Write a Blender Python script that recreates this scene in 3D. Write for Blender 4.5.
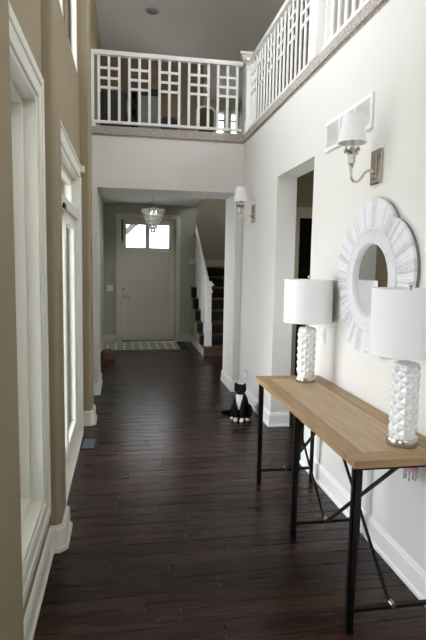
import bpy, bmesh, math, random
from mathutils import Vector, Matrix
random.seed(7)
S = bpy.context.scene
for o in list(bpy.data.objects): bpy.data.objects.remove(o)
C = S.collection
PI = math.pi

# ---------------------------------------------------------------- camera
YAW, PITCH, ROLL, FPX = .1729, -.1087, .018, 510.72
F = Vector((math.sin(YAW)*math.cos(PITCH), math.cos(YAW)*math.cos(PITCH), math.sin(PITCH)))
R = Vector((math.cos(YAW), -math.sin(YAW), 0)); U = R.cross(F)
R2 = R*math.cos(ROLL)+U*math.sin(ROLL); U2 = U*math.cos(ROLL)-R*math.sin(ROLL)
cd = bpy.data.cameras.new('camera'); cam = bpy.data.objects.new('camera', cd); C.objects.link(cam)
mw = Matrix((( R2.x, U2.x, -F.x, 0), (R2.y, U2.y, -F.y, 0), (R2.z, U2.z, -F.z, 1.63), (0, 0, 0, 1)))
cam.matrix_world = mw
cd.sensor_fit = 'VERTICAL'; cd.sensor_height = 36; cd.lens = FPX*36/640; cd.clip_start = .05
S.camera = cam
# ---------------------------------------------------------------- daylight
w = bpy.data.worlds.new('sky'); S.world = w; w.use_nodes = True
bg = w.node_tree.nodes['Background']
bg.inputs[0].default_value = (.90, .95, 1.0, 1); bg.inputs[1].default_value = 8.8
S.view_settings.view_transform = 'Standard'; S.view_settings.look = 'None'
S.view_settings.exposure = 0.0; S.view_settings.gamma = 1; S.view_settings.use_curve_mapping = False
def portal(loc, rot, sx, sy):                      # guides sky light through an opening, gives off none itself
    l = bpy.data.lights.new('sky_portal', 'AREA'); l.shape = 'RECTANGLE'; l.size = sx; l.size_y = sy
    l.cycles.is_portal = True
    o = bpy.data.objects.new('sky_portal', l); C.objects.link(o); o.location = loc; o.rotation_euler = rot

# ---------------------------------------------------------------- helpers
class MB:
    def __init__(s): s.v = []; s.f = []
    def add(s, vs, fs):
        n = len(s.v); s.v += [tuple(v) for v in vs]; s.f += [tuple(i+n for i in f) for f in fs]; return s
    def box(s, x0, x1, y0, y1, z0, z1):
        x0, x1 = min(x0, x1), max(x0, x1); y0, y1 = min(y0, y1), max(y0, y1); z0, z1 = min(z0, z1), max(z0, z1)
        return s.add([(x0,y0,z0),(x1,y0,z0),(x1,y1,z0),(x0,y1,z0),(x0,y0,z1),(x1,y0,z1),(x1,y1,z1),(x0,y1,z1)],
                     [(0,3,2,1),(4,5,6,7),(0,1,5,4),(1,2,6,5),(2,3,7,6),(3,0,4,7)])
    def bar(s, a, b, w, d=None, up=(0,0,1)):        # a box beam from a to b
        a, b = Vector(a), Vector(b); d = d or w; t = (b-a).normalized(); up = Vector(up)
        if abs(t.dot(up)) > .98: up = Vector((0,1,0))
        n = t.cross(up).normalized(); m = n.cross(t)
        vs = [p+n*i*w/2+m*j*d/2 for p in (a, b) for i, j in ((-1,-1),(1,-1),(1,1),(-1,1))]
        return s.add(vs, [(0,1,2,3),(7,6,5,4),(0,4,5,1),(1,5,6,2),(2,6,7,3),(3,7,4,0)])
    def tube(s, pts, r, n=10, caps=True):
        pts = [Vector(p) for p in pts]; rr = r if isinstance(r, (list, tuple)) else [r]*len(pts)
        base = len(s.v); vs = []
        ref = Vector((.123, .31, .94))
        for i, p in enumerate(pts):
            t = (pts[min(i+1, len(pts)-1)]-pts[max(i-1, 0)]).normalized()
            u = t.cross(ref).normalized(); v = t.cross(u)
            vs += [p+(u*math.cos(2*PI*k/n)+v*math.sin(2*PI*k/n))*rr[i] for k in range(n)]
        fs = []
        for i in range(len(pts)-1):
            for k in range(n):
                fs.append((i*n+k, i*n+(k+1) % n, (i+1)*n+(k+1) % n, (i+1)*n+k))
        if caps:
            fs.append(tuple(range(n))[::-1]); fs.append(tuple((len(pts)-1)*n+k for k in range(n)))
        return s.add(vs, fs)
    def lathe(s, prof, n=32, c=(0,0,0), caps=False):  # prof: (radius, z)
        vs = []; fs = []
        for r, z in prof:
            vs += [(c[0]+r*math.cos(2*PI*k/n), c[1]+r*math.sin(2*PI*k/n), c[2]+z) for k in range(n)]
        for i in range(len(prof)-1):
            for k in range(n):
                fs.append((i*n+k, i*n+(k+1) % n, (i+1)*n+(k+1) % n, (i+1)*n+k))
        if caps:
            fs.append(tuple(range(n))[::-1]); fs.append(tuple((len(prof)-1)*n+k for k in range(n)))
        return s.add(vs, fs)
    def prism(s, poly, z0, z1, bev=0):               # poly in xy, counter-clockwise
        n = len(poly)
        vs = [(x, y, z0) for x, y in poly]+[(x, y, z1) for x, y in poly]
        fs = [tuple(range(n))[::-1], tuple(range(n, 2*n))]+[(i, (i+1) % n, (i+1) % n+n, i+n) for i in range(n)]
        return s.add(vs, fs)
    def sphere(s, c, rx, ry=None, rz=None, n=12, m=8, rot=None):
        ry = ry or rx; rz = rz or rx; vs = []; fs = []
        for j in range(1, m):
            for k in range(n):
                a, b = PI*j/m, 2*PI*k/n
                vs.append(Vector((rx*math.sin(a)*math.cos(b), ry*math.sin(a)*math.sin(b), rz*math.cos(a))))
        vs += [Vector((0,0,rz)), Vector((0,0,-rz))]; T, B = len(vs)-2, len(vs)-1
        for j in range(m-2):
            for k in range(n): fs.append((j*n+k, (j+1)*n+k, (j+1)*n+(k+1) % n, j*n+(k+1) % n))
        for k in range(n):
            fs.append((T, k, (k+1) % n)); fs.append((B, (m-2)*n+(k+1) % n, (m-2)*n+k))
        if rot is not None: vs = [rot @ v for v in vs]
        return s.add([v+Vector(c) for v in vs], fs)
    def mesh(s, name):
        me = bpy.data.meshes.new(name); me.from_pydata(s.v, [], s.f)
        bm = bmesh.new(); bm.from_mesh(me); bmesh.ops.recalc_face_normals(bm, faces=bm.faces); bm.to_mesh(me); bm.free()
        return me
    def build(s, name, mat, parent=None, bevel=0, seg=1, smooth=False, loc=None):
        me = s.mesh(name)
        if bevel:
            bm = bmesh.new(); bm.from_mesh(me)
            bmesh.ops.bevel(bm, geom=bm.edges[:], offset=bevel, segments=seg, affect='EDGES', clamp_overlap=True)
            bm.to_mesh(me); bm.free()
        if smooth:
            for p in me.polygons: p.use_smooth = True
            if smooth != 'all':
                try: me.set_sharp_from_angle(angle=math.radians(40))
                except Exception: pass
        o = bpy.data.objects.new(name, me); C.objects.link(o)
        if mat: me.materials.append(mat)
        if parent: attach(o, parent)
        if loc: o.location = loc
        return o
def attach(o, p):                                   # geometry is given in world coordinates: keep it there
    o.parent = p
    o.matrix_parent_inverse = Matrix.Translation(world_loc(p)).inverted()
def world_loc(p):
    l = Vector((0,0,0)) if p.get('_w') is None else Vector(p['_w'])
    return l
def tag(o, label, cat, group=None):
    o['label'] = label; o['category'] = cat
    if group: o['group'] = group
    return o
def thing(name, loc, label, cat, group=None):
    o = bpy.data.objects.new(name, None); C.objects.link(o); o.empty_display_size = .1
    o.location = loc; o['_w'] = list(loc)
    return tag(o, label, cat, group)
def struct(o): o['kind'] = 'structure'; return o
def structroot(name, loc):
    o = bpy.data.objects.new(name, None); C.objects.link(o); o.location = loc; o['_w'] = list(loc); return struct(o)
def copy_tree(o, parent=None, delta=None):
    c = o.copy(); C.objects.link(c)
    if parent: c.parent = parent
    for ch in list(o.children): copy_tree(ch, c)
    return c
def B(*a): return MB().box(*a)

# ---------------------------------------------------------------- materials
def mat(name, col, rough=.5, metal=0, noise=0, nscale=8, bump=0, bscale=60, spec=.5, col2=None, stretch=(1,1,1), **kw):
    m = bpy.data.materials.new(name); m.use_nodes = True; nt = m.node_tree; b = nt.nodes['Principled BSDF']
    b.inputs['Base Color'].default_value = (*col, 1); b.inputs['Roughness'].default_value = rough
    b.inputs['Metallic'].default_value = metal; b.inputs['Specular IOR Level'].default_value = spec
    for k, v in kw.items(): b.inputs[k.replace('_', ' ')].default_value = v
    if noise or bump:
        tc = nt.nodes.new('ShaderNodeTexCoord'); mp = nt.nodes.new('ShaderNodeMapping'); mp.inputs['Scale'].default_value = stretch
        nt.links.new(tc.outputs['Object'], mp.inputs[0])
    if noise:
        n = nt.nodes.new('ShaderNodeTexNoise'); n.inputs['Scale'].default_value = nscale; n.inputs['Detail'].default_value = 5
        nt.links.new(mp.outputs[0], n.inputs['Vector'])
        r = nt.nodes.new('ShaderNodeValToRGB'); r.color_ramp.elements[0].position = .3; r.color_ramp.elements[1].position = .7
        c2 = col2 or tuple(c*(1-noise) for c in col)
        r.color_ramp.elements[0].color = (*c2, 1); r.color_ramp.elements[1].color = (*col, 1)
        nt.links.new(n.outputs['Fac'], r.inputs[0]); nt.links.new(r.outputs[0], b.inputs['Base Color'])
    if bump:
        n = nt.nodes.new('ShaderNodeTexNoise'); n.inputs['Scale'].default_value = bscale; n.inputs['Detail'].default_value = 3
        nt.links.new(mp.outputs[0], n.inputs['Vector'])
        bp = nt.nodes.new('ShaderNodeBump'); bp.inputs['Strength'].default_value = bump; bp.inputs['Distance'].default_value = .004
        nt.links.new(n.outputs['Fac'], bp.inputs['Height']); nt.links.new(bp.outputs[0], b.inputs['Normal'])
    return m
def wood(name, dark, light, rough, axis='x', scale=1.0, rnd=.5, bump=.25, spec=.5):
    m = bpy.data.materials.new(name); m.use_nodes = True; nt = m.node_tree; b = nt.nodes['Principled BSDF']; N = nt.nodes.new; L = nt.links.new
    tc = N('ShaderNodeTexCoord'); oi = N('ShaderNodeObjectInfo')
    ofs = N('ShaderNodeVectorMath'); ofs.operation = 'SCALE'; ofs.inputs[0].default_value = (37, 53, 11); L(oi.outputs['Random'], ofs.inputs['Scale'])
    ad = N('ShaderNodeVectorMath'); L(tc.outputs['Object'], ad.inputs[0]); L(ofs.outputs[0], ad.inputs[1])
    mp = N('ShaderNodeMapping'); k = {'x': (1.6, 22, 22), 'y': (22, 1.6, 22)}[axis]; mp.inputs['Scale'].default_value = tuple(i*scale for i in k)
    L(ad.outputs[0], mp.inputs[0])
    n = N('ShaderNodeTexNoise'); n.inputs['Scale'].default_value = 1.6; n.inputs['Detail'].default_value = 7; n.inputs['Roughness'].default_value = .62; L(mp.outputs[0], n.inputs['Vector'])
    r = N('ShaderNodeValToRGB'); r.color_ramp.elements[0].position = .32; r.color_ramp.elements[1].position = .72
    r.color_ramp.elements[0].color = (*dark, 1); r.color_ramp.elements[1].color = (*light, 1); L(n.outputs['Fac'], r.inputs[0])
    mr = N('ShaderNodeMapRange'); mr.inputs['To Min'].default_value = 1-rnd; mr.inputs['To Max'].default_value = 1+rnd; L(oi.outputs['Random'], mr.inputs['Value'])
    mx = N('ShaderNodeVectorMath'); mx.operation = 'SCALE'; L(r.outputs[0], mx.inputs[0]); L(mr.outputs[0], mx.inputs['Scale'])
    L(mx.outputs[0], b.inputs['Base Color'])
    rr = N('ShaderNodeMapRange'); rr.inputs['To Min'].default_value = rough-.08; rr.inputs['To Max'].default_value = rough+.12; L(n.outputs['Fac'], rr.inputs['Value']); L(rr.outputs[0], b.inputs['Roughness'])
    bp = N('ShaderNodeBump'); bp.inputs['Strength'].default_value = bump; bp.inputs['Distance'].default_value = .004; L(n.outputs['Fac'], bp.inputs['Height']); L(bp.outputs[0], b.inputs['Normal'])
    b.inputs['Specular IOR Level'].default_value = spec
    return m
WALLR = mat('cream_wall_paint', (.765, .745, .705), .75, bump=.04, bscale=180)
WALLL = mat('shaded_wall_paint', (.27, .215, .135), .75, bump=.04, bscale=180)  # same paint as the right wall, with its shade put into the colour
FOYW = mat('grey_green_paint', (.47, .46, .38), .75, bump=.04, bscale=180)
OLIVE = mat('olive_paint', (.30, .27, .16), .75, bump=.04, bscale=180)
LOFTW = mat('brown_tan_paint', (.24, .175, .11), .8, bump=.04, bscale=180)
CEIL = mat('ceiling_paint', (.84, .82, .79), .85, bump=.06, bscale=120)
TRIM = mat('shaded_trim_paint', (.70, .68, .60), .35)  # white trim, darkened and warmed to carry the shade of the backlit side
RAILW = mat('white_rail_paint', (.90, .89, .86), .4)
FLOORB = wood('dark_floor_base', (.007, .004, .003), (.035, .017, .013), .27, 'x')
PLANK = wood('dark_plank_wood', (.011, .0045, .0033), (.036, .0145, .0105), .26, 'x', .8, rnd=.6, bump=.25, spec=.3)
OAK = wood('oak_top', (.36, .235, .12), (.54, .40, .235), .42, 'y', 1.0, rnd=.12, bump=.15)
OAKE = wood('oak_edge', (.28, .16, .068), (.45, .295, .145), .42, 'y', 1.0, rnd=.1, bump=.15)
OAKX = wood('oak_end', (.29, .165, .068), (.46, .30, .145), .42, 'x', 1.0, rnd=.1, bump=.15)
BLACKM = mat('black_iron', (.012, .011, .011), .42, .6)
CHROME = mat('brushed_nickel', (.62, .58, .52), .25, 1.0)
CERAM = mat('white_ceramic', (.90, .90, .89), .22)
LINEN = mat('white_linen_shade', (.93, .93, .93), .9, bump=.15, bscale=400)
CARPET = mat('grey_tan_carpet', (.66, .58, .52), .95, noise=.6, nscale=75, bump=.9, bscale=260)
STAIRC = mat('dark_stair_carpet', (.035, .026, .021), .95, noise=.4, nscale=120, bump=.8, bscale=220)
STAIRW = mat('brown_stair_wood', (.16, .09, .05), .45, noise=.4, nscale=20)
def glass_mat():
    m = bpy.data.materials.new('window_glass'); m.use_nodes = True; nt = m.node_tree
    for n in list(nt.nodes): nt.nodes.remove(n)
    o = nt.nodes.new('ShaderNodeOutputMaterial'); mx = nt.nodes.new('ShaderNodeMixShader'); t = nt.nodes.new('ShaderNodeBsdfTransparent')
    g = nt.nodes.new('ShaderNodeBsdfGlossy'); g.inputs['Roughness'].default_value = .01; fr = nt.nodes.new('ShaderNodeFresnel'); fr.inputs[0].default_value = 1.3
    nt.links.new(fr.outputs[0], mx.inputs[0]); nt.links.new(t.outputs[0], mx.inputs[1]); nt.links.new(g.outputs[0], mx.inputs[2]); nt.links.new(mx.outputs[0], o.inputs[0])
    return m
GLASS = glass_mat()

# ---------------------------------------------------------------- the setting
XR, XL, YB, YF, ZC = 1.457, -.415, 6.33, 10.62, 5.36
# floor with separate planks laid across the hall
fl = struct(B(-.6, 3.2, -4, 12.2, -.12, -.018).build('floor', FLOORB))
PWID = .1165
def plank(x0, x1, y0, y1):
    g = .0006; b = .0035; x0 += g; x1 -= g; y0 += g; y1 -= g; cx, cy = (x0+x1)/2, (y0+y1)/2
    hx, hy = (x1-x0)/2, (y1-y0)/2; dz = random.uniform(-.0009, .0003)
    vs = [(-hx,-hy,-.02),(hx,-hy,-.02),(hx,hy,-.02),(-hx,hy,-.02),(-hx,-hy,-b+dz),(hx,-hy,-b+dz),(hx,hy,-b+dz),(-hx,hy,-b+dz),
          (-hx+b,-hy+b,dz),(hx-b,-hy+b,dz),(hx-b,hy-b,dz),(-hx+b,hy-b,dz)]
    m = MB().add(vs, [(0,1,5,4),(1,2,6,5),(2,3,7,6),(3,0,4,7),(4,5,9,8),(5,6,10,9),(6,7,11,10),(7,4,8,11),(8,9,10,11)])
    o = m.build('plank', PLANK); o.location = (cx, cy, 0); o.parent = fl
y = 1.1
while y < YF-.02:
    xe = 2.6 if (3.85 < y+.06 < 4.9) else XR
    if y > 7.0: xe = 2.55 if y < 8.75 else 1.36
    xs = -.45; x = xs; first = True
    while x < xe-.01:
        L_ = random.uniform(.35, 1.15) if first else random.uniform(.85, 1.5); first = False
        x1 = min(x+L_, xe)
        if xe-x1 < .3: x1 = xe
        plank(x, x1, y, min(y+PWID, YF)); x = x1
    y += PWID
B(-.6, 3.2, -4, 1.1, -.018, 0).build('floor_near', FLOORB, fl)
B(XR, 3.2, 1.1, 3.85, -.018, -.001).build('floor_side', FLOORB, fl)
# left wall, with window openings
W = [(-.62, .56, .37, 2.42), (1.90, 2.675, .37, 2.42), (3.30, 4.90, 0, 2.40)]
CL = [(-.62, .56, 3.31, 5.1), (1.86, 2.70, 3.31, 5.1), (3.15, 3.99, 3.31, 5.1), (4.20, 5.11, 3.31, 5.1)]
holes = W+CL
ys = sorted({-4, YB+.67, *[h[0] for h in holes], *[h[1] for h in holes]}); zs = sorted({0, ZC, *[h[2] for h in holes], *[h[3] for h in holes]})
def gridwall(ys, zs, holes, emit):
    for i in range(len(ys)-1):
        run = None
        for j in range(len(zs)-1):
            ym, zm = (ys[i]+ys[i+1])/2, (zs[j]+zs[j+1])/2
            solid = not any(h[0] < ym < h[1] and h[2] < zm < h[3] for h in holes)
            if solid: run = [run[0] if run else zs[j], zs[j+1]]
            if (not solid or j == len(zs)-2) and run: emit(ys[i], ys[i+1], *run); run = None
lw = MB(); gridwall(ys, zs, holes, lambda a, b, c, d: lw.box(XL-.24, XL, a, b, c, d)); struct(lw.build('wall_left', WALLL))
def pilaster(y0, y1, z1, x1=-.347, r=.03, name='trim_1'):
    n = 5; p = [(XL-.005, y0)]
    p += [(x1-r+r*math.sin(a), y0+r-r*math.cos(a)) for a in [PI/2*k/n for k in range(n+1)]]
    p += [(x1-r+r*math.cos(a), y1-r+r*math.sin(a)) for a in [PI/2*k/n for k in range(n+1)]]
    p += [(XL-.005, y1)]
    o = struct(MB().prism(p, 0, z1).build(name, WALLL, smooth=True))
    def ring(e, c, z0, z1): # chamfered base block
        q = [(XL-.004, y0-e), (x1+e-c, y0-e), (x1+e, y0-e+c), (x1+e, y1+e-c), (x1+e-c, y1+e), (XL-.004, y1+e)]
        return MB().prism(q, z0, z1)
    ring(.022, .035, 0, .135).build('base_block', TRIM, o, bevel=.003); ring(.036, .04, 0, .03).build('shoe_moulding', TRIM, o, bevel=.004); ring(.010, .033, .135, .15).build('base_cap', TRIM, o, bevel=.003)
    return o
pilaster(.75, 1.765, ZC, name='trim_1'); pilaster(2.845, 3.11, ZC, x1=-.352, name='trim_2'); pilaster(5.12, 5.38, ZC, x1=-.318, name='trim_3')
# back wall (thick) with the opening to the foyer
XOL, XOR, YB2, ZO, ZB = -.318, 1.372, 7.0, 2.515, 3.12
bw = MB().box(XL, XOL, YB, YB2, 0, ZB).box(XOR, XR+.2, YB, YB2, 0, ZB).box(XOL, XOR, YB, YB2, ZO, ZB)
struct(bw.build('wall_back', WALLR, bevel=.0))
# right wall with opening
OY0, OY1, OZ, RT = 3.89, 4.87, 2.48, .2
rw = MB(); gridwall([-4, OY0, OY1, YB+.001], [0, OZ, ZB], [(OY0, OY1, 0, OZ)], lambda a, b, c, d: rw.box(XR, XR+RT, a, b, c, d)); struct(rw.build('wall_right', WALLR))
# baseboards
def baseboard(name, segs, mt=TRIM):
    root = structroot(name, (0, 0, 0))
    for (x0, y0, x1, y1, nx, ny) in segs:           # run from a to b, facing n
        a, b, n = Vector((x0, y0, 0)), Vector((x1, y1, 0)), Vector((nx, ny, 0))
        prof = [(0, 0), (.024, 0), (.024, .018), (.015, .03), (.015, .118), (.009, .13), (.009, .138), (0, .145)]
        m = MB(); vs = [p+n*d+Vector((0, 0, z)) for p in (a, b) for d, z in prof]; k = len(prof)
        m.add(vs, [tuple(range(k)), tuple(range(2*k-1, k-1, -1))]+[(i, (i+1) % k, (i+1) % k+k, i+k) for i in range(k)])
        m.build('board', mt, root)
e = .0151
baseboard('baseboard_right', [(XR, -4, XR, OY0+e, -1, 0), (XR, OY0, XR+RT, OY0, 0, 1), (XR, OY1-e, XR, YB, -1, 0), (XR, OY1, XR+RT, OY1, 0, -1)], RAILW)
baseboard('baseboard_back', [(XOR-e, YB, XR, YB, 0, -1), (XOR, YB-e, XOR, YB2+e, -1, 0), (XL, YB, XOL+e, YB, 0, -1), (XOL, YB-e, XOL, YB2+e, 1, 0)], RAILW)
baseboard('baseboard_left', [(XL, -4, XL, .75, 1, 0), (XL, 1.765, XL, 2.845, 1, 0), (XL, 5.38, XL, YB, 1, 0)])
# ceiling, loft floor, rear
struct(B(XL-.16, 3.2, -4.1, 12.4, ZC, ZC+.12).build('ceiling', CEIL))
lf = MB().box(XL, XR+.0, YB+.06, 10.62, ZB-.0, 3.19).box(XR+.03, 3.05, -4, 7.0, ZB, 3.19); struct(lf.build('floor_loft', CARPET))
struct(B(XL, XR, YB-.025, YB+.06, ZB-.012, 3.222).build('trim_4', CARPET, bevel=.018, seg=3, smooth=True))
struct(B(XR-.022, XR+.2, -4, YB+.06, ZB-.012, 3.222).build('trim_5', CARPET, bevel=.018, seg=3, smooth=True))
RH = [(-.25, 2.85, 3.35, 5.2)]
rr_ = MB(); gridwall([XL-.16, -.25, 2.85, 3.2], [0, 3.35, 5.2, ZC], RH, lambda a, b, c, d: rr_.box(a, b, -4.16, -4, c, d)); struct(rr_.build('wall_rear', WALLR))
UH = [(3.6, 6.4, 3.85, 5.0), (.4, 2.8, 3.85, 5.0)]
uw = MB(); gridwall([-4, .4, 2.8, 3.6, 6.4, 7.0], [3.12, 3.85, 5.0, ZC], UH, lambda a, b, c, d: uw.box(3.05, 3.2, a, b, c, d)); struct(uw.build('wall_upper_hall', WALLR))
# foyer and stairwell
FXL = -.405
fh = [(7.25, 8.25, .4, 2.45)]
fw = MB(); gridwall([YB2, 7.25, 8.25, 12.2], [0, .4, 2.45, ZB], fh, lambda a, b, c, d: fw.box(FXL-.17, FXL, a, b, c, d)); struct(fw.build('wall_foyer_left', FOYW))
DX0, DX1, DZ = -.062, 1.04, 2.515
fd = MB(); gridwall([FXL-.17, DX0-.02, DX1+.02, 1.46], [0, DZ+.02, ZB], [(DX0-.02, DX1+.02, 0, DZ+.02)], lambda a, b, c, d: fd.box(a, b, YF, YF+.16, c, d)); struct(fd.build('wall_foyer_door', FOYW))
struct(B(FXL, 1.46, YB2, YF, 2.81, ZB).build('ceiling_foyer', CEIL))
YS = 12.0
sh = [(2.10, 2.27, 4.45, 5.1), (2.44, 2.58, 4.45, 5.1)]
sw = MB(); gridwall([1.46, 2.10, 2.27, 2.44, 2.58, 3.2], [0, 4.45, 5.1, ZC], sh, lambda a, b, c, d: sw.box(a, b, YS, YS+.15, c, d)); struct(sw.build('wall_stairwell_back', mat('stairwell_paint', (.45, .41, .34), .8)))
srw = MB(); gridwall([7.12, 8.6, 11.2, YS], [0, 3.2, 4.2, ZC], [(8.6, 11.2, 3.2, 4.2)], lambda a, b, c, d: srw.box(2.62, 2.75, a, b, c, d)); struct(srw.build('wall_stairwell_right', FOYW))
struct(B(1.46, 2.75, YB2-.12, YB2, 0, ZB).build('wall_stairwell_front', FOYW))
struct(B(1.40, 1.46, YF+.16, YS, 0, ZC).build('wall_stairwell_left', FOYW))
struct(B(XL, 1.46, 9.8, 10.78, 3.19, ZC).build('wall_loft_back', LOFTW))
struct(B(2.62, 3.2, 7.0, 7.12, ZB, ZC).build('wall_upper_hall_end', WALLR))
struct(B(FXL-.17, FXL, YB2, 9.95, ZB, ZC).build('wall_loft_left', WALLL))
baseboard('baseboard_foyer', [(FXL, YB2, FXL, YF, 1, 0), (FXL, YF, DX0-.12, YF, 0, -1), (DX1+.12, YF, 1.40, YF, 0, -1)], TRIM)
# side room past the right opening
struct(B(XR+RT, 3.0, 5.45, 5.55, 2.16, 3.1).box(XR+RT, 1.88, 5.45, 5.55, 0, 2.16).box(2.78, 3.0, 5.45, 5.55, 0, 2.16).build('wall_side_room_back', OLIVE))
so = MB(); gridwall([3.3, 3.6, 4.6, 5.45], [0, 1.0, 2.2, 3.1], [(3.6, 4.6, 1.0, 2.2)], lambda a, b, c, d: so.box(2.9, 3.0, a, b, c, d)); struct(so.build('wall_side_room_right', OLIVE)); struct(B(XR+RT, 2.9, 3.2, 3.3, 0, 3.1).build('wall_side_room_near', OLIVE))
dk = mat('unlit_room_shade', (.02, .018, .016), .8)  # near-black colour stands in for the darkness of the unlit room
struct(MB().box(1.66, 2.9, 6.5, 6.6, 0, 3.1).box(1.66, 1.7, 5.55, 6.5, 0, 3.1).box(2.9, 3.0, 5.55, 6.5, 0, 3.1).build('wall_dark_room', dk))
d2 = structroot('door_2', (2.3, 5.44, 0))
CAS2 = mat('warm_casing_paint', (.52, .46, .36), .5)
B(1.775, 1.895, 5.425, 5.452, 0, 2.27).build('casing', CAS2, d2, bevel=.004); B(2.765, 2.885, 5.425, 5.452, 0, 2.27).build('casing', CAS2, d2, bevel=.004); B(1.895, 2.765, 5.425, 5.452, 2.15, 2.27).build('casing', CAS2, d2, bevel=.004)

# ---------------------------------------------------------------- windows of the left wall
def frame_yz(x0, x1, y0, y1, z0, z1, t, name, mt, par, tb=None, bevel=.003):
    tb = tb or t
    for a in ((y0, y0+t, z0, z1), (y1-t, y1, z0, z1), (y0+t, y1-t, z0, z0+tb), (y0+t, y1-t, z1-t, z1)):
        B(x0, x1, *a).build(name, mt, par, bevel=bevel)
def tall_window(n, y0, y1, z0, z1):
    r = structroot('window_%d' % n, (XL, (y0+y1)/2, z0))
    c = .115
    for e0, e1, xx in ((c, .004, .010), (c+.003, .07, .018), (.035, -.004, .014)):   # stepped casing on all four sides
        for a in ((y0-e0, y0-e1, z0-e0, z1+e0), (y1+e1, y1+e0, z0-e0, z1+e0), (y0-e1, y1+e1, z0-e0, z0-e1), (y0-e1, y1+e1, z1+e1, z1+e0)):
            B(XL-.001, XL+xx, *a).build('casing', TRIM, r, bevel=.004)
    frame_yz(XL-.24, XL+.002, y0, y1, z0, z1, .025, 'jamb', TRIM, r)
    frame_yz(XL-.21, XL-.06, y0+.025, y1-.025, z0+.025, z1-.025, .028, 'stop', TRIM, r)
    frame_yz(XL-.20, XL-.12, y0+.053, y1-.053, z0+.053, z1-.053, .07, 'sash', TRIM, r, .085)
    B(XL-.166, XL-.160, y0+.115, y1-.115, z0+.13, z1-.115).build('pane', GLASS, r)
    portal((XL-.25, (y0+y1)/2, (z0+z1)/2), (0, -PI/2, 0), z1-z0, y1-y0)
tall_window(1, *W[0]); tall_window(2, *W[1])  # the first is unseen, added to light the table and near right wall
for i, h in enumerate(CL):
    r = structroot('window_%d' % (i+4), (XL, (h[0]+h[1])/2, h[2]))
    frame_yz(XL-.06, XL-.012, *h, .06, 'sash', TRIM, r)
    B(XL-.04, XL-.034, h[0]+.06, h[1]-.06, h[2]+.06, h[3]-.06).build('pane', GLASS, r)
    portal((XL-.25, (h[0]+h[1])/2, (h[2]+h[3])/2), (0, -PI/2, 0), h[3]-h[2], h[1]-h[0])
# glazed patio door with a transom
y0, y1, z0, z1 = W[2]
r = structroot('door_3', (XL, (y0+y1)/2, 0))
for ya, yb in ((y0-.12, y0), (y1, y1+.12)): B(XL-.001, XL+.022, ya, yb, 0, z1+.0).build('casing', TRIM, r, bevel=.004)
B(XL-.001, XL+.014, y0-.12, y1+.12, z1, z1+.095).build('head_casing', TRIM, r, bevel=.004)
B(XL-.001, XL+.024, y0-.13, y1+.13, z1+.095, z1+.115).build('head_cap', TRIM, r, bevel=.005); B(XL-.001, XL+.05, y1+.10, y1+.145, z1+.06, z1+.118).build('cap_ear', TRIM, r, bevel=.005)
B(XL-.001, XL+.020, y0-.13, y1+.13, z1-.005, z1+.012).build('head_bead', TRIM, r, bevel=.004)
frame_yz(XL-.24, XL+.002, y0, y1, z0, z1, .03, 'jamb', TRIM, r, .001)
B(XL-.16, XL+.004, y0, y1, 2.01, 2.09).build('transom_bar', TRIM, r, bevel=.004)
frame_yz(XL-.12, XL-.05, y0+.03, y1-.03, 2.09, z1-.03, .05, 'transom_sash', TRIM, r)
B(XL-.09, XL-.085, y0+.08, y1-.08, 2.14, z1-.08).build('pane', GLASS, r)
ym = (y0+y1)/2
for k, (a, b, xo) in enumerate(((y0+.03, ym+.04, -.10), (ym-.04, y1-.03, -.05))):
    frame_yz(XL+xo-.022, XL+xo+.022, a, b, .035, 2.01, .085, 'sliding_sash', TRIM, r, .12)
    B(XL+xo-.003, XL+xo+.003, a+.08, b-.08, .15, 1.93).build('pane', GLASS, r)
B(XL-.17, XL+.03, y0, y1, 0, .022).build('threshold', TRIM, r, bevel=.004); B(XL-.075, XL-.065, y0+.03, y1-.03, .022, .04).build('track', BLACKM, r)
B(XL-.0, XL+.018, y0+.35, y0+.47, 1.995, 2.03).build('latch', BLACKM, r, bevel=.004)
portal((XL-.25, ym, z1/2), (0, -PI/2, 0), z1, y1-y0)
# unseen rear window behind the camera, widened to light the back wall and railing
for i, h in enumerate(RH):
    r = structroot('window_%d' % (8+i), ((h[0]+h[1])/2, -4, h[2]))
    for a in ((h[0], h[0]+.06, h[2], h[3]), (h[1]-.06, h[1], h[2], h[3]), (h[0]+.06, h[1]-.06, h[2], h[2]+.06), (h[0]+.06, h[1]-.06, h[3]-.06, h[3])):
        B(a[0], a[1], -4.13, -4.05, a[2], a[3]).build('sash', TRIM, r, bevel=.004)
    B(h[0]+.06, h[1]-.06, -4.1, -4.094, h[2]+.06, h[3]-.06).build('pane', GLASS, r)
    portal(((h[0]+h[1])/2, -4.18, (h[2]+h[3])/2), (PI/2, 0, 0), h[1]-h[0], h[3]-h[2])
for i, h in enumerate(UH):  # out-of-view upper hall windows, added to brighten the ceiling and loft
    r = structroot('window_%d' % (13+i), (3.1, (h[0]+h[1])/2, h[2]))
    frame_yz(3.08, 3.16, *h, .06, 'sash', TRIM, r); B(3.11, 3.116, h[0]+.06, h[1]-.06, h[2]+.06, h[3]-.06).build('pane', GLASS, r)
    portal((3.22, (h[0]+h[1])/2, (h[2]+h[3])/2), (0, PI/2, 0), h[3]-h[2], h[1]-h[0])
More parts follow.
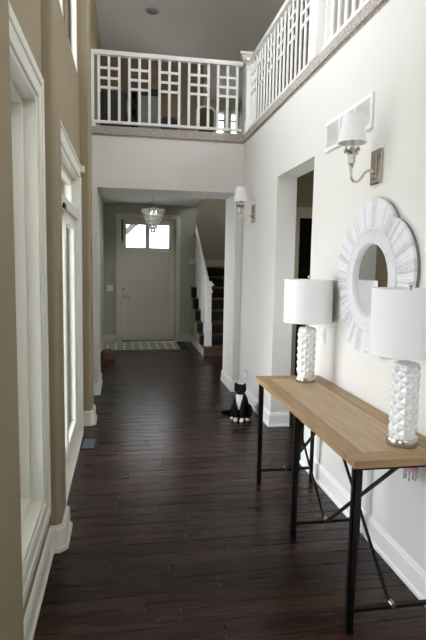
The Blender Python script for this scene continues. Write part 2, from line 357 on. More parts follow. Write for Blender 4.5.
for i, (xa, h, rot) in enumerate(((2.62, (8.6, 11.2, 3.2, 4.2), PI/2), (2.88, (3.6, 4.6, 1.0, 2.2), PI/2))):  # unseen windows, added to light the stairwell and the side room
    r = structroot('window_%d' % (15+i), (xa, (h[0]+h[1])/2, h[2]))
    frame_yz(xa+.03, xa+.09, *h, .05, 'sash', TRIM, r); B(xa+.057, xa+.062, h[0]+.05, h[1]-.05, h[2]+.05, h[3]-.05).build('pane', GLASS, r)
    portal((xa+(.16 if rot > 0 else -.06), (h[0]+h[1])/2, (h[2]+h[3])/2), (0, rot, 0), h[3]-h[2], h[1]-h[0])
# foyer side window
h = fh[0]; r = structroot('window_10', (FXL, 7.75, .5))
frame_yz(FXL-.12, FXL-.05, *h, .05, 'sash', TRIM, r); B(FXL-.09, FXL-.085, h[0]+.05, h[1]-.05, h[2]+.05, h[3]-.05).build('pane', GLASS, r)
for a in ((h[0]-.09, h[0], h[2]-.09, h[3]+.09), (h[1], h[1]+.09, h[2]-.09, h[3]+.09), (h[0], h[1], h[2]-.09, h[2]), (h[0], h[1], h[3], h[3]+.09)): B(FXL-.001, FXL+.02, *a).build('casing', TRIM, r, bevel=.004)
portal((FXL-.18, 7.75, 1.42), (0, -PI/2, 0), 2.05, 1.0)
# stairwell windows
for i, h in enumerate(sh):
    r = structroot('window_%d' % (11+i), ((h[0]+h[1])/2, YS, h[2]))
    for a in ((h[0]-.05, h[0], h[2]-.05, h[3]+.05), (h[1], h[1]+.05, h[2]-.05, h[3]+.05), (h[0], h[1], h[2]-.05, h[2]), (h[0], h[1], h[3], h[3]+.05)): B(a[0], a[1], YS-.02, YS+.04, a[2], a[3]).build('casing', TRIM, r, bevel=.003)
    B(h[0], h[1], YS+.03, YS+.06, 4.92, 4.96).build('muntin', mat('grey_muntin', (.2, .2, .2), .5), r)
    B(h[0], h[1], YS+.05, YS+.055, h[2], h[3]).build('pane', GLASS, r)
    portal(((h[0]+h[1])/2, YS+.17, (h[2]+h[3])/2), (-PI/2, 0, 0), h[1]-h[0], h[3]-h[2])

# ---------------------------------------------------------------- front door
d = structroot('door_1', ((DX0+DX1)/2, YF, 0))
for a in ((DX0-.105, DX0-.012, 0, DZ+.10), (DX1+.012, DX1+.105, 0, DZ+.10), (DX0-.012, DX1+.012, DZ+.012, DZ+.10)):
    B(a[0], a[1], YF-.024, YF+.02, a[2], a[3]).build('casing', TRIM, d, bevel=.005)
DOORP = mat('door_paint', (.72, .67, .56), .4)
s = B(DX0, DX1, YF+.06, YF+.07, .02, 1.93)
slab = s.build('door_slab', DOORP, d)
for a in ((DX0-.02, DX0-.003, 0, DZ+.02), (DX1+.003, DX1+.02, 0, DZ+.02), (DX0-.003, DX1+.003, DZ+.003, DZ+.02)): B(a[0], a[1], YF+.0, YF+.16, a[2], a[3]).build('jamb', TRIM, d)
for a in ((DX0-.01, DX0+.02, 0, DZ+.01), (DX1-.02, DX1+.01, 0, DZ+.01), (DX0, DX1, DZ-.02, DZ+.01)): B(a[0], a[1], YF+.087, YF+.1, a[2], a[3]).build('stop', TRIM, d)
G = [(.041, .419), (.515, .906)]; gz0, gz1 = 1.945, 2.40
for a in ((DX0, .041, .02, DZ), (.906, DX1, .02, DZ), (.041, .906, gz1, DZ), (.419, .515, gz0, gz1), (.041, .906, 1.84, gz0), (.041, .906, 1.245, 1.285), (.041, .906, .68, .72), (.041, .906, .02, .15)):
    B(a[0], a[1], YF+.045, YF+.085, a[2], a[3]).build('door_rail' if a[1]-a[0] > .5 else 'door_stile', DOORP, slab, bevel=.006)
for z in (.93, ): pass
for z0_, z1_ in ((.15, .68), (.72, 1.245), (1.285, 1.84)):
    B(.041, .906, YF+.056, YF+.07, z0_, z1_).build('panel', DOORP, slab)
for g in G: B(g[0], g[1], YF+.062, YF+.067, gz0, gz1).build('pane', GLASS, slab)
hd = MB().lathe([(.0, 0), (.03, 0), (.03, .01), (.0, .01)], 16); 
def yplate(name, c, rx, par, t=.012):
    MB().tube([(c[0], c[1], c[2]), (c[0], c[1]-t, c[2])], rx, 16).build(name, CHROME, par, smooth=True)
yplate('handle_plate', (-.015, YF+.045, .95), .032, d); yplate('deadbolt', (-.015, YF+.045, 1.094), .032, d, .02); yplate('peephole', (.034, YF+.045, 1.644), .011, d)
MB().tube([(-.015, YF+.035, .95), (-.015, YF-.012, .95), (.0, YF-.02, .95), (.11, YF-.02, .945)], .011, 8).build('lever', CHROME, d, smooth=True)
for z in (.28, 1.0, 1.55, 2.27): MB().tube([(DX1+.004, YF+.03, z-.055), (DX1+.004, YF+.03, z+.055)], .009, 8).build('hinge', CHROME, d, smooth=True)
B(DX0-.0, DX1, YF+.0, YF+.16, 0, .02).build('threshold', BLACKM, d)
B(DX0+.006, DX0+.045, YF+.005, YF+.044, 2.06, 2.50).build('upright_bar', mat('grey_bar', (.16, .15, .14), .5), d, bevel=.006)  # plain grey bar at the upper left of the door
portal((.47, YF+.17, 2.17), (-PI/2, 0, 0), .9, .47)
pb = thing('porch_brace', (.2, YF+1.0, 1.6), 'grey diagonal timber brace of the porch outside the front door glass', 'porch brace')
MB().bar((-.35, YF+1.0, 1.95), (.8, YF+1.0, 3.0), .12, .12).build('diagonal', mat('grey_timber', (.30, .28, .27), .7), pb, bevel=.008)
MB().box(-.40, -.28, YF+.94, YF+1.06, -.2, 3.2).build('post', mat('porch_post', (.5, .48, .45), .7), pb, bevel=.008)
gr = struct(MB().box(-30, 30, -30, 40, -.4, -.2).build('ground', mat('pale_bounce_ground', (.62, .61, .58), .9, noise=.3, nscale=2)))  # unseen ground, made pale to bounce daylight up to the ceilings

# ---------------------------------------------------------------- loft railings
TOPZ, BOTZ = 4.06, 3.27
RUNG = (3.872, 3.760, 3.655)
rail = thing('loft_railing', (.5, YB, 3.2), 'white lattice railing across the loft above the foyer opening', 'railing')
B(XL, 1.415, YB-.03, YB+.035, 4.008, TOPZ).build('top_rail', RAILW, rail, bevel=.006)
B(XL, 1.415, YB-.012, YB+.022, 3.25, 3.282).build('bottom_rail', RAILW, rail, bevel=.003)
xs = [-.290+.1172*k for k in range(15)]
for x in xs: B(x-.0155, x+.0155, YB-.003, YB+.010, 3.28, 4.01).build('baluster', RAILW, rail)
for k in range(0, 14):
    if k % 3 == 2: continue
    for z in RUNG: B(xs[k]+.0155, xs[k+1]-.0155, YB-.002, YB+.009, z-.014, z+.014).build('rung', RAILW, rail)
B(XL, -.345, YB-.028, YB+.032, 3.205, 4.01).build('half_newel', RAILW, rail, bevel=.004)
B(-.35, -.33, YB-.01, YB+.018, 3.205, 3.25).build('foot', RAILW, rail)
rail2 = thing('loft_railing', (1.49, 3, 3.2), 'white lattice railing along the upper hall above the right wall', 'railing')
RX = 1.497
B(RX-.033, RX+.033, -2.5, 6.26, 4.008, TOPZ).build('top_rail', RAILW, rail2, bevel=.006)
B(RX-.017, RX+.017, -2.5, 6.26, 3.25, 3.282).build('bottom_rail', RAILW, rail2, bevel=.003)
def newel(y, wd, z1, par):
    n = B(RX-wd/2, RX+wd/2, y-wd/2, y+wd/2, 3.205, z1).build('newel_post', RAILW, par, bevel=.005)
    B(RX-wd/2-.012, RX+wd/2+.012, y-wd/2-.012, y+wd/2+.012, 3.205, 3.36).build('plinth', RAILW, n, bevel=.006)
    B(RX-wd/2-.015, RX+wd/2+.015, y-wd/2-.015, y+wd/2+.015, z1-.09, z1-.07).build('collar', RAILW, n, bevel=.004)
    B(RX-wd/2-.02, RX+wd/2+.02, y-wd/2-.02, y+wd/2+.02, z1, z1+.03).build('cap', RAILW, n, bevel=.008)
newel(6.31, .09, 4.06, rail2); newel(3.97, .12, 4.4, rail2)
y = 6.2; k = 0; last = None
while y > 4.05:
    B(RX-.006, RX+.006, y-.0145, y+.0145, 3.28, 4.01).build('baluster', RAILW, rail2)
    if last and k % 3 != 0:
        for z in RUNG: B(RX-.005, RX+.005, y+.0145, last-.0145, z-.014, z+.014).build('rung', RAILW, rail2)
    last = y; y -= .1172; k += 1
y = 3.85
while y > 1.2:
    B(RX-.006, RX+.006, y-.0145, y+.0145, 3.28, 4.01).build('baluster', RAILW, rail2); y -= .1172

# ---------------------------------------------------------------- console table
TZ = .812; TX0, TX1, TY0, TY1 = .958, 1.448, 1.945, 3.61; TT = .034
tb = thing('console_table', (1.2, 2.73, 0), 'long narrow console table with oak plank top and black iron legs against the right wall', 'table')
B(TX0, TX1, TY0, TY0+.10, TZ-TT, TZ).build('end_board', OAKX, tb, bevel=.003); B(TX0, TX1, TY1-.10, TY1, TZ-TT, TZ).build('end_board', OAKX, tb, bevel=.003)
bx = [TX0, TX0+.085, TX0+.24, TX0+.395, TX1]
for i in range(4): B(bx[i]+(.0008 if i else 0), bx[i+1]-.0008, TY0+.1008, TY1-.1008, TZ-TT, TZ-(0 if i in (0, 3) else .001)).build('top_board', OAKE if i in (0, 3) else OAK, tb, bevel=.002)
FY = [1.985, 2.76, 3.55]; LX = (.978, 1.405)
for fy in FY:
    for lx, sg in ((LX[0], 1), (LX[1], -1)):        # angle-iron legs
        m = MB().box(lx-.004*sg, lx+.0*sg+.026*sg, fy-.013, fy-.008, 0, TZ-TT).box(lx-.004*sg, lx+.001*sg, fy-.013, fy+.016, 0, TZ-TT)
        m.box(lx-.006*sg, lx+.028*sg, fy-.016, fy+.018, 0, .006)
        m.build('leg', BLACKM, tb)
    B(LX[0], LX[1], fy-.010, fy+.010, .098, .116).build('stretcher', BLACKM, tb, bevel=.002)
    B(LX[0], LX[1], fy-.012, fy+.012, TZ-TT-.02, TZ-TT).build('top_bar', BLACKM, tb, bevel=.002)
cx = (LX[0]+LX[1])/2
for i in range(2):
    a, b = FY[i], FY[i+1]
    MB().bar((cx-.006, a+.01, .112), (cx-.006, b-.01, TZ-TT-.012), .009, .018).build('brace', BLACKM, tb)
    MB().bar((cx+.006, b-.01, .112), (cx+.006, a+.01, TZ-TT-.012), .009, .018).build('brace', BLACKM, tb)
for fy in FY: MB().tube([(cx, fy-.016, .118), (cx, fy+.016, .118)], .012, 10).build('bolt', CHROME, tb, smooth=True)

# ---------------------------------------------------------------- table lamps
def facet_body(R0, R1, z0, z1, n, rows):
    dz = (z1-z0)/rows; vs = {}; m = MB()
    def P(j, i, r): a = PI*j/n+.2; return (r*math.cos(a), r*math.sin(a), min(max(z0+dz/2*i, z0), z1))
    for i in range(0, 2*rows+1):                    # diamonds centred at (j, i), j+i even
        for j in range(0, 2*n):
            if (i+j) % 2: continue
            rr = R0 if 0 < i < 2*rows else R0
            c = P(j, i, R1 if 0 < i < 2*rows else R0); l = P(j-1, i, R0); r_ = P(j+1, i, R0); t = P(j, i+1, R0); bt = P(j, i-1, R0)
            fs = []
            vs_ = [c, l, r_, t, bt]
            if i < 2*rows: fs += [(0, 2, 3), (0, 3, 1)]
            if i > 0: fs += [(0, 1, 4), (0, 4, 2)]
            m.add(vs_, fs)
    return m
def lamp(x, y, label):
    t = thing('table_lamp', (x, y, TZ), label, 'lamp', 'matching white table lamps on the console')
    def L(m, nm, mt, par=t, **k):
        o = m.build(nm, mt, par, **k); o.matrix_parent_inverse = Matrix(); return o
    L(MB().lathe([(0, 0), (.068, 0), (.07, .003), (.07, .034), (.067, .038), (0, .038)], 40), 'base', CHROME, smooth=True)
    fb = facet_body(.056, .067, .038, .385, 7, 7)
    body = L(fb, 'body', CERAM)
    bm = bmesh.new(); bm.from_mesh(body.data); bmesh.ops.remove_doubles(bm, verts=bm.verts, dist=.0004); bmesh.ops.recalc_face_normals(bm, faces=bm.faces); bm.to_mesh(body.data); bm.free()
    L(MB().lathe([(.057, .384), (.045, .390), (0, .390)], 24), 'body_cap', CERAM, body, smooth=True)
    L(MB().lathe([(.011, .388), (.011, .42), (.017, .425), (.017, .47), (.005, .475), (.005, .728), (0, .728)], 14), 'neck', CHROME, smooth=True)
    sh_ = L(MB().lathe([(.168, .426), (.168, .724), (.1655, .724), (.1655, .426), (.168, .426)], 64), 'shade', LINEN, smooth=True)
    L(MB().lathe([(.169, .426), (.169, .434)], 64), 'shade_trim', LINEN, sh_, smooth=True); L(MB().lathe([(.169, .716), (.169, .724)], 64), 'shade_trim', LINEN, sh_, smooth=True)
    for k in range(3):
        a = 2*PI*k/3+.4; L(MB().tube([(0, 0, .714), (.166*math.cos(a), .166*math.sin(a), .714)], .002, 6), 'spider_arm', CHROME, sh_)
    L(MB().sphere((0, 0, .742), .011, .011, .013), 'finial', CHROME, smooth=True)
    return t
lamp(1.270, 3.405, 'white drum-shade lamp on the far end of the oak table, beside the wall opening')
lamp(1.274, 2.12, 'white drum-shade lamp on the near end of the oak table, overlapping the mirror')

# ---------------------------------------------------------------- scalloped mirror
MY, MZ, MX = 2.805, 1.553, XR
mi = thing('wall_mirror', (XR, MY, MZ), 'round whitewashed mirror with five scalloped lobes hanging above the table', 'mirror')
WW = mat('whitewashed_carving', (.74, .73, .75), .6, noise=.12, nscale=30, bump=.5, bscale=90)
WW2 = mat('grey_mirror_edge', (.25, .24, .24), .6, noise=.3, nscale=14)
def rad(a): # a from the top, lobes at 0, 72, ...
    k = abs(math.sin(2.5*(a+PI/5)))
    return .420+.050*(k**.8)
NS = 180
def mp(a, r, dx): return (XR-dx*.68, MY+r*math.sin(a), MZ+r*math.cos(a))
# backing
m = MB(); vs = []; fs = []
for i in range(NS):
    a = 2*PI*i/NS; vs += [mp(a, rad(a)*.99, .002), mp(a, rad(a)*.995, .032), mp(a, .18, .032), mp(a, .18, .002)]
for i in range(NS):
    j = (i+1) % NS
    for q in range(4): fs.append((i*4+q, j*4+q, j*4+(q+1) % 4, i*4+(q+1) % 4))
m.add(vs, fs).build('backing', WW2, mi)
# outer pleated ring: every pleat is a thin raised wedge
m = MB(); NP = 130
for i in range(NP):
    a0, a1 = 2*PI*i/NP, 2*PI*(i+1)/NP; am = (a0+a1)/2; hh = .056+random.uniform(-.0006, .0006); lo = .046
    pts = []
    for r_, sc in ((.285, .6), (.32, 1), (.38, 1), (None, .7)):
        for a, p in ((a0, 0), (am, 1), (a1, 0)):
            rr = rad(a)-(0 if r_ is None else 0) if r_ is None else r_
            pts.append(mp(a, rr, lo+(hh-lo)*sc+p*.007*sc))
    f = []
    for q in range(3):
        for e2 in range(2): f.append((q*3+e2, q*3+e2+1, (q+1)*3+e2+1, (q+1)*3+e2))
    base = [mp(a0, rad(a0), .03), mp(am, rad(am), .03), mp(a1, rad(a1), .03)]
    f += [(9, 10, 13, 12), (10, 11, 14, 13)]
    m.add(pts+base, f)
pf = m.build('pleated_frame', WW, mi)
pf.data.materials.append(mat('whitewash_light', (.86, .85, .86), .6, noise=.1, nscale=40, bump=.4, bscale=90)); pf.data.materials.append(mat('whitewash_grey', (.69, .68, .70), .6, noise=.2, nscale=40, bump=.4, bscale=90))
pk = [random.choice((0, 0, 1, 1, 2)) for _ in range(NP)]
for i_, p_ in enumerate(pf.data.polygons): p_.material_index = pk[i_//8]
# inner ring and its beads
prof = [(.305, .045), (.305, .064), (.298, .069), (.288, .066), (.283, .060), (.235, .066), (.225, .068), (.217, .062), (.210, .034)]
m = MB(); n = 96; vs = []; fs = []
for r_, dx in prof: vs += [mp(2*PI*k/n, r_, dx) for k in range(n)]
for i in range(len(prof)-1):
    for k in range(n): fs.append((i*n+k, i*n+(k+1) % n, (i+1)*n+(k+1) % n, (i+1)*n+k))
m.add(vs, fs).build('inner_ring', WW, mi, smooth='all')
m = MB(); vs = [mp(2*PI*k/64, .215, .036) for k in range(64)]; m.add(vs, [tuple(range(64))]).build('mirror_glass', mat('mirror_glass', (.86, .88, .88), .02, 1.0), mi)

# ---------------------------------------------------------------- wall sconces
def sconce(y, label):
    t = thing('wall_sconce', (XR, y, 2.21), label, 'sconce', 'pair of nickel wall sconces')
    def L(m, nm, mt, par=t, **k):
        o = m.build(nm, mt, par, **k); o.matrix_parent_inverse = Matrix(); return o
    pl = L(B(-.022, 0, -.058, .058, -.10, .10), 'backplate', CHROME, bevel=.006)
    L(B(-.03, -.02, -.03, .03, -.072, .072), 'plate_boss', CHROME, pl, bevel=.005)
    L(MB().sphere((-.034, 0, -.03), .017), 'arm_knob', CHROME, smooth=True)
    for a in (0, PI/2, PI, 3*PI/2):                 # little scrolls around the cup
        ca_, sa_ = math.cos(a+.4), math.sin(a+.4)
        L(MB().tube([(-.168+q*ca_, q*sa_, z) for q, z in ((.015, .066), (.035, .064), (.05, .074), (.054, .088), (.046, .096), (.040, .089))], .005, 6), 'scroll', CHROME, smooth=True)
    X = -.168
    pts = [(-.03, 0, -.03), (-.055, 0, -.022), (-.08, 0, -.035), (-.10, 0, -.065), (-.122, 0, -.088), (-.146, 0, -.088), (X+.003, 0, -.068), (X, 0, -.03), (X, 0, -.01)]
    cr = []
    for i in range(len(pts)-1):                     # smooth the arm's curve
        P_ = [Vector(pts[max(0, min(len(pts)-1, i+q))]) for q in (-1, 0, 1, 2)]
        for t_ in (0, .25, .5, .75): cr.append(.5*((2*P_[1])+(P_[2]-P_[0])*t_+(2*P_[0]-5*P_[1]+4*P_[2]-P_[3])*t_**2+(3*P_[1]-P_[0]-3*P_[2]+P_[3])*t_**3))
    pts = cr+[Vector(pts[-1])]
    L(MB().tube(pts, .0075, 10), 'arm', CHROME, smooth=True)
    L(MB().lathe([(0, -.02), (.012, -.015), (.016, 0), (.008, .008), (0, .008)], 16, (X, 0, 0)), 'lower_finial', CHROME, smooth=True)
    L(MB().lathe([(.019, .008), (.022, .02), (.022, .046), (.019, .058)], 10, (X, 0, 0), True), 'crystal_column', mat('crystal', (.9, .9, .88), .08, 0, Transmission_Weight=.6), t)
    L(MB().lathe([(0, .058), (.02, .06), (.024, .068), (.046, .082), (.048, .09), (.044, .088), (.018, .078), (.012, .10), (.016, .112), (.011, .118), (.011, .16), (0, .16)], 24, (X, 0, 0)), 'candle_cup', CHROME, smooth=True)
    s_ = L(MB().lathe([(.082, .125), (.053, .285), (.0515, .285), (.080, .125), (.082, .125)], 40, (X, 0, 0)), 'shade', LINEN, smooth=True)
    L(MB().lathe([(.0825, .125), (.0815, .131)], 40, (X, 0, 0)), 'shade_trim', LINEN, s_, smooth=True)
    for k in range(3):
        a = 2*PI*k/3+.4; L(MB().tube([(X, 0, .155), (X+.076*math.cos(a), .076*math.sin(a), .15)], .002, 6), 'spider_arm', CHROME, s_)
    return t
sconce(2.845, 'nickel wall sconce with white shade in front of the white air vent above the mirror')
sconce(5.73, 'nickel wall sconce with white shade near the back corner by the foyer opening')

# ---------------------------------------------------------------- vents, switches, outlets
v = thing('air_return_vent', (XR, 3.28, 2.55), 'white rectangular air return vent with three louvred panels high on the right wall', 'vent')
vy0, vy1, vz0, vz1 = 2.935, 3.655, 2.45, 2.66; fr_ = .028
VW = mat('vent_white', (.92, .92, .92), .4)
for a in ((vy0, vy1, vz0, vz0+fr_), (vy0, vy1, vz1-fr_, vz1), (vy0, vy0+fr_, vz0+fr_, vz1-fr_), (vy1-fr_, vy1, vz0+fr_, vz1-fr_)): B(XR-.016, XR, *a).build('frame', VW, v, bevel=.003)
for k in (1, 2):
    yy = vy0+(vy1-vy0)*k/3; B(XR-.014, XR, yy-.014, yy+.014, vz0+fr_, vz1-fr_).build('divider', VW, v, bevel=.002)
for k in range(3):
    a = vy0+fr_+(vy1-vy0-fr_*2)*k/3; b = vy0+fr_+(vy1-vy0-fr_*2)*(k+1)/3
    m = MB(); z = vz0+fr_+.006
    while z < vz1-fr_-.003:
        m.add([(XR-.010, a, z-.004), (XR-.010, b, z-.004), (XR-.002, b, z+.004), (XR-.002, a, z+.004), (XR-.009, a, z-.0055), (XR-.009, b, z-.0055), (XR-.001, b, z+.0025), (XR-.001, a, z+.0025)],
              [(0,1,2,3),(7,6,5,4),(0,4,5,1),(2,6,7,3),(0,3,7,4),(1,5,6,2)]); z += .0115
    o = m.build('louver_panel', VW, v); o['kind'] = 'stuff'
B(XR-.002, XR-.0005, vy0+.01, vy1-.01, vz0+.01, vz1-.01).build('back_panel', mat('vent_backing', (.74, .72, .67), .8), v)  # pale panel behind the louvers
fv = thing('floor_register', (-.315, 4.58, 0), 'dark metal floor register set in the planks by the patio door', 'floor vent')
RG = mat('register_grey', (.02, .02, .022), .5, .3)
for a in ((-.395, -.235, 4.43, 4.455), (-.395, -.235, 4.705, 4.73), (-.395, -.365, 4.455, 4.705), (-.265, -.235, 4.455, 4.705)): B(a[0], a[1], a[2], a[3], 0, .006).build('frame', RG, fv, bevel=.002)
B(-.365, -.265, 4.455, 4.705, .0, .002).build('pan', mat('register_dark', (.20, .22, .28), .5), fv)
m = MB(); yy = 4.463
while yy < 4.70: m.box(-.365, -.265, yy, yy+.006, .002, .005); yy += .016
o = m.build('slats', mat('register_slat', (.15, .165, .21), .5), fv); o['kind'] = 'stuff'
PLATE = mat('switch_plate', (.86, .84, .78), .35)
sp = thing('light_switch', (XR, 3.565, 1.12), 'cream light switch plate on the right wall behind the far lamp', 'switch')
B(XR-.007, XR, 3.525, 3.605, 1.06, 1.175).build('plate', PLATE, sp, bevel=.003); B(XR-.012, XR-.006, 3.55, 3.58, 1.085, 1.15).build('rocker', PLATE, sp, bevel=.002)
fs_ = thing('light_switch', (-.29, YF, 1.11), 'pale double switch plate on the foyer wall left of the front door', 'switch')
B(-.35, -.225, YF-.008, YF, 1.05, 1.17).build('plate', PLATE, fs_, bevel=.003)
for x in (-.31, -.265): B(x-.014, x+.014, YF-.013, YF-.007, 1.08, 1.14).build('rocker', PLATE, fs_, bevel=.002)
ot = thing('wall_outlet', (XR, 5.87, .30), 'white outlet plate low on the right wall behind the cat', 'outlet')
B(XR-.007, XR, 5.83, 5.91, .24, .36).build('plate', PLATE, ot, bevel=.003)
for z in (.275, .325): B(XR-.010, XR-.006, 5.852, 5.888, z-.017, z+.017).build('socket', mat('socket_grey', (.6, .6, .57), .4), ot, bevel=.002)
nl = thing('air_freshener', (XR-.03, 5.87, .33), 'small white plug-in freshener in the outlet behind the cat', 'air freshener')
B(XR-.05, XR-.0105, 5.845, 5.895, .29, .36).build('body', mat('plug_white', (.85, .85, .86), .3), nl, bevel=.012, seg=2, smooth=True)
MB().lathe([(0, 0), (.015, 0), (.018, .012), (.01, .03), (0, .03)], 14, (XR-.03, 5.87, .358)).build('cap', mat('plug_lilac', (.7, .7, .8), .3), nl, smooth=True)
# crystal beads under the near end of the table
cb = thing('crystal_beads', (1.42, 2.22, .62), 'pink and clear crystal beads hanging by the wall under the near table end', 'beads')
PK = mat('pink_bead', (.75, .42, .42), .25); CR = mat('clear_bead', (.75, .76, .76), .08, 0, Transmission_Weight=.5)
MB().lathe([(.0, .0), (.028, .0), (.034, -.01), (.032, -.02), (0, -.02)], 24, (1.40, 2.235, .655)).build('pink_cup', PK, cb, smooth=True)
MB().tube([(1.455, 2.235, .65), (1.42, 2.235, .665), (1.40, 2.235, .655)], .006, 8).build('bracket', CHROME, cb, smooth=True)
for k in range(11):
    a = 2*PI*k/11; x, y_ = 1.40+.030*math.cos(a), 2.235+.030*math.sin(a); zz = .630
    st = MB()
    for q in range(2+k % 2): st.sphere((x, y_, zz-.009*q), .0045, n=8, m=6)
    st.sphere((x, y_, zz-.009*(2+k % 2)-.008), .006, .006, .011, 8, 6); st.build('bead_drop', CR, cb, smooth='all')

# ---------------------------------------------------------------- stairs in the foyer
SX0, SX1, SY = 1.37, 2.61, 8.82; RUN = .31; SZ = [.17, .345, .535, .735, .945, 1.155, 1.365, 1.57]
stc = structroot('staircase', (1.9, SY, 0))
m = MB()
for k in range(7): m.box(SX0+.03, SX1, SY+RUN*k+.02, SY+RUN*(k+1)+.02, 0, SZ[k]-.025)
m.build('stringer_wall', FOYW, stc)
B(SX0+.07, SX1, SY+RUN*7+.02, YS, 0, SZ[7]-.025).build('landing', FOYW, stc)
for k in range(8):
    B(SX0, SX1, SY+RUN*k-.02, (SY+RUN*(k+1)+.02) if k < 7 else YS, SZ[k]-.028, SZ[k]).build('tread', STAIRW, stc, bevel=.008)
    B(SX0+.012, SX1, SY+RUN*k, SY+RUN*k+.021, (SZ[k-1] if k else 0), SZ[k]-.028).build('riser', STAIRW if k == 0 else STAIRC, stc)
    if k: B(SX0+.13, SX1, SY+RUN*k-.002, SY+RUN*k+.012, (SZ[k-1]), SZ[k]-.024).build('carpet_riser', STAIRC, stc)
    if k: B(SX0-.004, SX0+.006, SY+RUN*k-.02, SY+RUN*k+.13, SZ[k-1]+.0, SZ[k]).build('carpet_wrap', STAIRC, stc)
B(SX0+.0, SX0+.03, SY+.02, YF, 0, .13).build('skirt', TRIM, stc, bevel=.004)
B(1.47, 2.61, YS-.02, YS, SZ[7], SZ[7]+.17).build('landing_skirt', TRIM, stc, bevel=.004)
B(1.325, 1.46, YF-.03, YF-.0, 1.62, 1.74).build('landing_trim', TRIM, stc, bevel=.004)
bl = thing('stair_railing', (1.46, SY+.12, .17), 'white stair railing with a square newel post at the bottom step', 'railing')
NX, NY = 1.475, SY+.13
B(NX-.06, NX+.06, NY-.06, NY+.06, .17, .60).build('newel_base', RAILW, bl, bevel=.006)
B(NX-.05, NX+.05, NY-.05, NY+.05, .60, 1.25).build('newel_shaft', RAILW, bl, bevel=.006)
B(NX-.066, NX+.066, NY-.066, NY+.066, 1.13, 1.17).build('newel_collar', RAILW, bl, bevel=.008)
B(NX-.085, NX+.085, NY-.085, NY+.085, 1.25, 1.29).build('newel_cap', RAILW, bl, bevel=.01)
B(NX-.062, NX+.062, NY-.062, NY+.062, 1.29, 1.33).build('newel_cap', RAILW, bl, bevel=.02)
h0, h1 = Vector((NX, NY+.05, 1.27)), Vector((NX, YF+.35, 2.50))
MB().bar(h0, h1, .055, .055).build('handrail', RAILW, bl, bevel=.008)
k = 0; yy = NY+.16
while yy < YF+.3:
    st_ = min(7, max(0, int((yy-SY+.02)//RUN))); zz = h0.z+(h1.z-h0.z)*(yy-h0.y)/(h1.y-h0.y)-.02
    B(NX-.014, NX+.014, yy-.014, yy+.014, SZ[st_], zz).build('baluster', RAILW, bl); yy += .1033

# ---------------------------------------------------------------- chandelier, rug, bag
ch = thing('chandelier', (.483, 8.9, 2.81), 'small tiered crystal chandelier hanging in the foyer before the front door', 'chandelier')
cxx, cyy = .483, 8.9
MB().lathe([(0, 2.81), (.05, 2.81), (.045, 2.79), (.012, 2.775), (0, 2.775)], 20, (cxx, cyy, 0)).build('canopy', CHROME, ch, smooth=True)
MB().tube([(cxx, cyy, 2.78), (cxx, cyy, 2.56)], .006, 8).build('rod', CHROME, ch, smooth=True)
CRY = mat('chandelier_crystal', (.90, .90, .90), .08, 0, Transmission_Weight=.1)
tiers = [(.188, 2.545), (.160, 2.478), (.130, 2.410), (.098, 2.342), (.064, 2.274), (.030, 2.212)]
for r_, z in tiers:
    q = MB().lathe([(r_-.008, -.006), (r_, -.006), (r_, .006), (r_-.008, .006), (r_-.008, -.006)], 36, (cxx, cyy, z)).build('ring', CHROME, ch, smooth=True)
    m = MB(); n = max(6, int(2*PI*r_/.03))
    for k in range(n):
        a = 2*PI*k/n; x, y_ = cxx+r_*math.cos(a), cyy+r_*math.sin(a)
        m.sphere((x, y_, z-.010), .012, n=6, m=4); m.sphere((x, y_, z-.042), .015, .015, .026, 6, 4)
    o = m.build('crystal_drops', CRY, ch); o['kind'] = 'stuff'
blb = MB()
for k in range(3): blb.sphere((cxx+.05*math.cos(2.1*k), cyy+.05*math.sin(2.1*k), 2.49), .014, .014, .03, 10, 8)
bm_ = mat('added_bulb_glow', (1, .95, .85), .3); bn = bm_.node_tree.nodes['Principled BSDF']; bn.inputs['Emission Color'].default_value = (1, .93, .82, 1); bn.inputs['Emission Strength'].default_value = 14  # unseen bulbs, their glow added to brighten the crystals and foyer
blb.build('added_bulbs', bm_, ch, smooth='all')
def rug_mat():
    m = mat('rug_weave', (.46, .44, .34), .95, bump=.5, bscale=300); nt = m.node_tree; b = nt.nodes['Principled BSDF']
    tc = nt.nodes.new('ShaderNodeTexCoord'); br = nt.nodes.new('ShaderNodeTexBrick'); br.offset = 0; br.inputs['Scale'].default_value = 1
    br.inputs['Brick Width'].default_value = .16; br.inputs['Row Height'].default_value = .3; br.inputs['Mortar Size'].default_value = .022
    br.inputs['Color1'].default_value = (.50, .50, .40, 1); br.inputs['Color2'].default_value = (.40, .42, .33, 1); br.inputs['Mortar'].default_value = (.85, .83, .74, 1)
    nt.links.new(tc.outputs['Object'], br.inputs['Vector']); nt.links.new(br.outputs['Color'], b.inputs['Base Color']); return m
rg = B(-.375, 1.06, 9.62, 10.52, .001, .012).build('area_rug', rug_mat(), bevel=.003); tag(rg, 'pale patterned rug on the dark floor before the front door', 'rug')
rb = B(1.06, 1.22, 9.62, 10.52, .001, .012).build('border', mat('rug_border', (.03, .03, .03), .95), rg, bevel=.003)
bg_ = thing('leather_bag', (-.27, 8.35, 0), 'small reddish-brown bag on the floor just inside the foyer opening', 'bag')
LE = mat('brown_leather', (.12, .032, .013), .45, noise=.5, nscale=18, bump=.3, bscale=60); LE2 = mat('tan_leather', (.22, .08, .028), .45, noise=.4, nscale=20)
def bagbox(x0, x1, y0, y1, z0, z1, tp):
    return MB().add([(x0,y0,z0),(x1,y0,z0),(x1,y1,z0),(x0,y1,z0),(x0+tp,y0+tp,z1),(x1-tp,y0+tp,z1),(x1-tp,y1-tp,z1),(x0+tp,y1-tp,z1)], [(0,3,2,1),(4,5,6,7),(0,1,5,4),(1,2,6,5),(2,3,7,6),(3,0,4,7)])
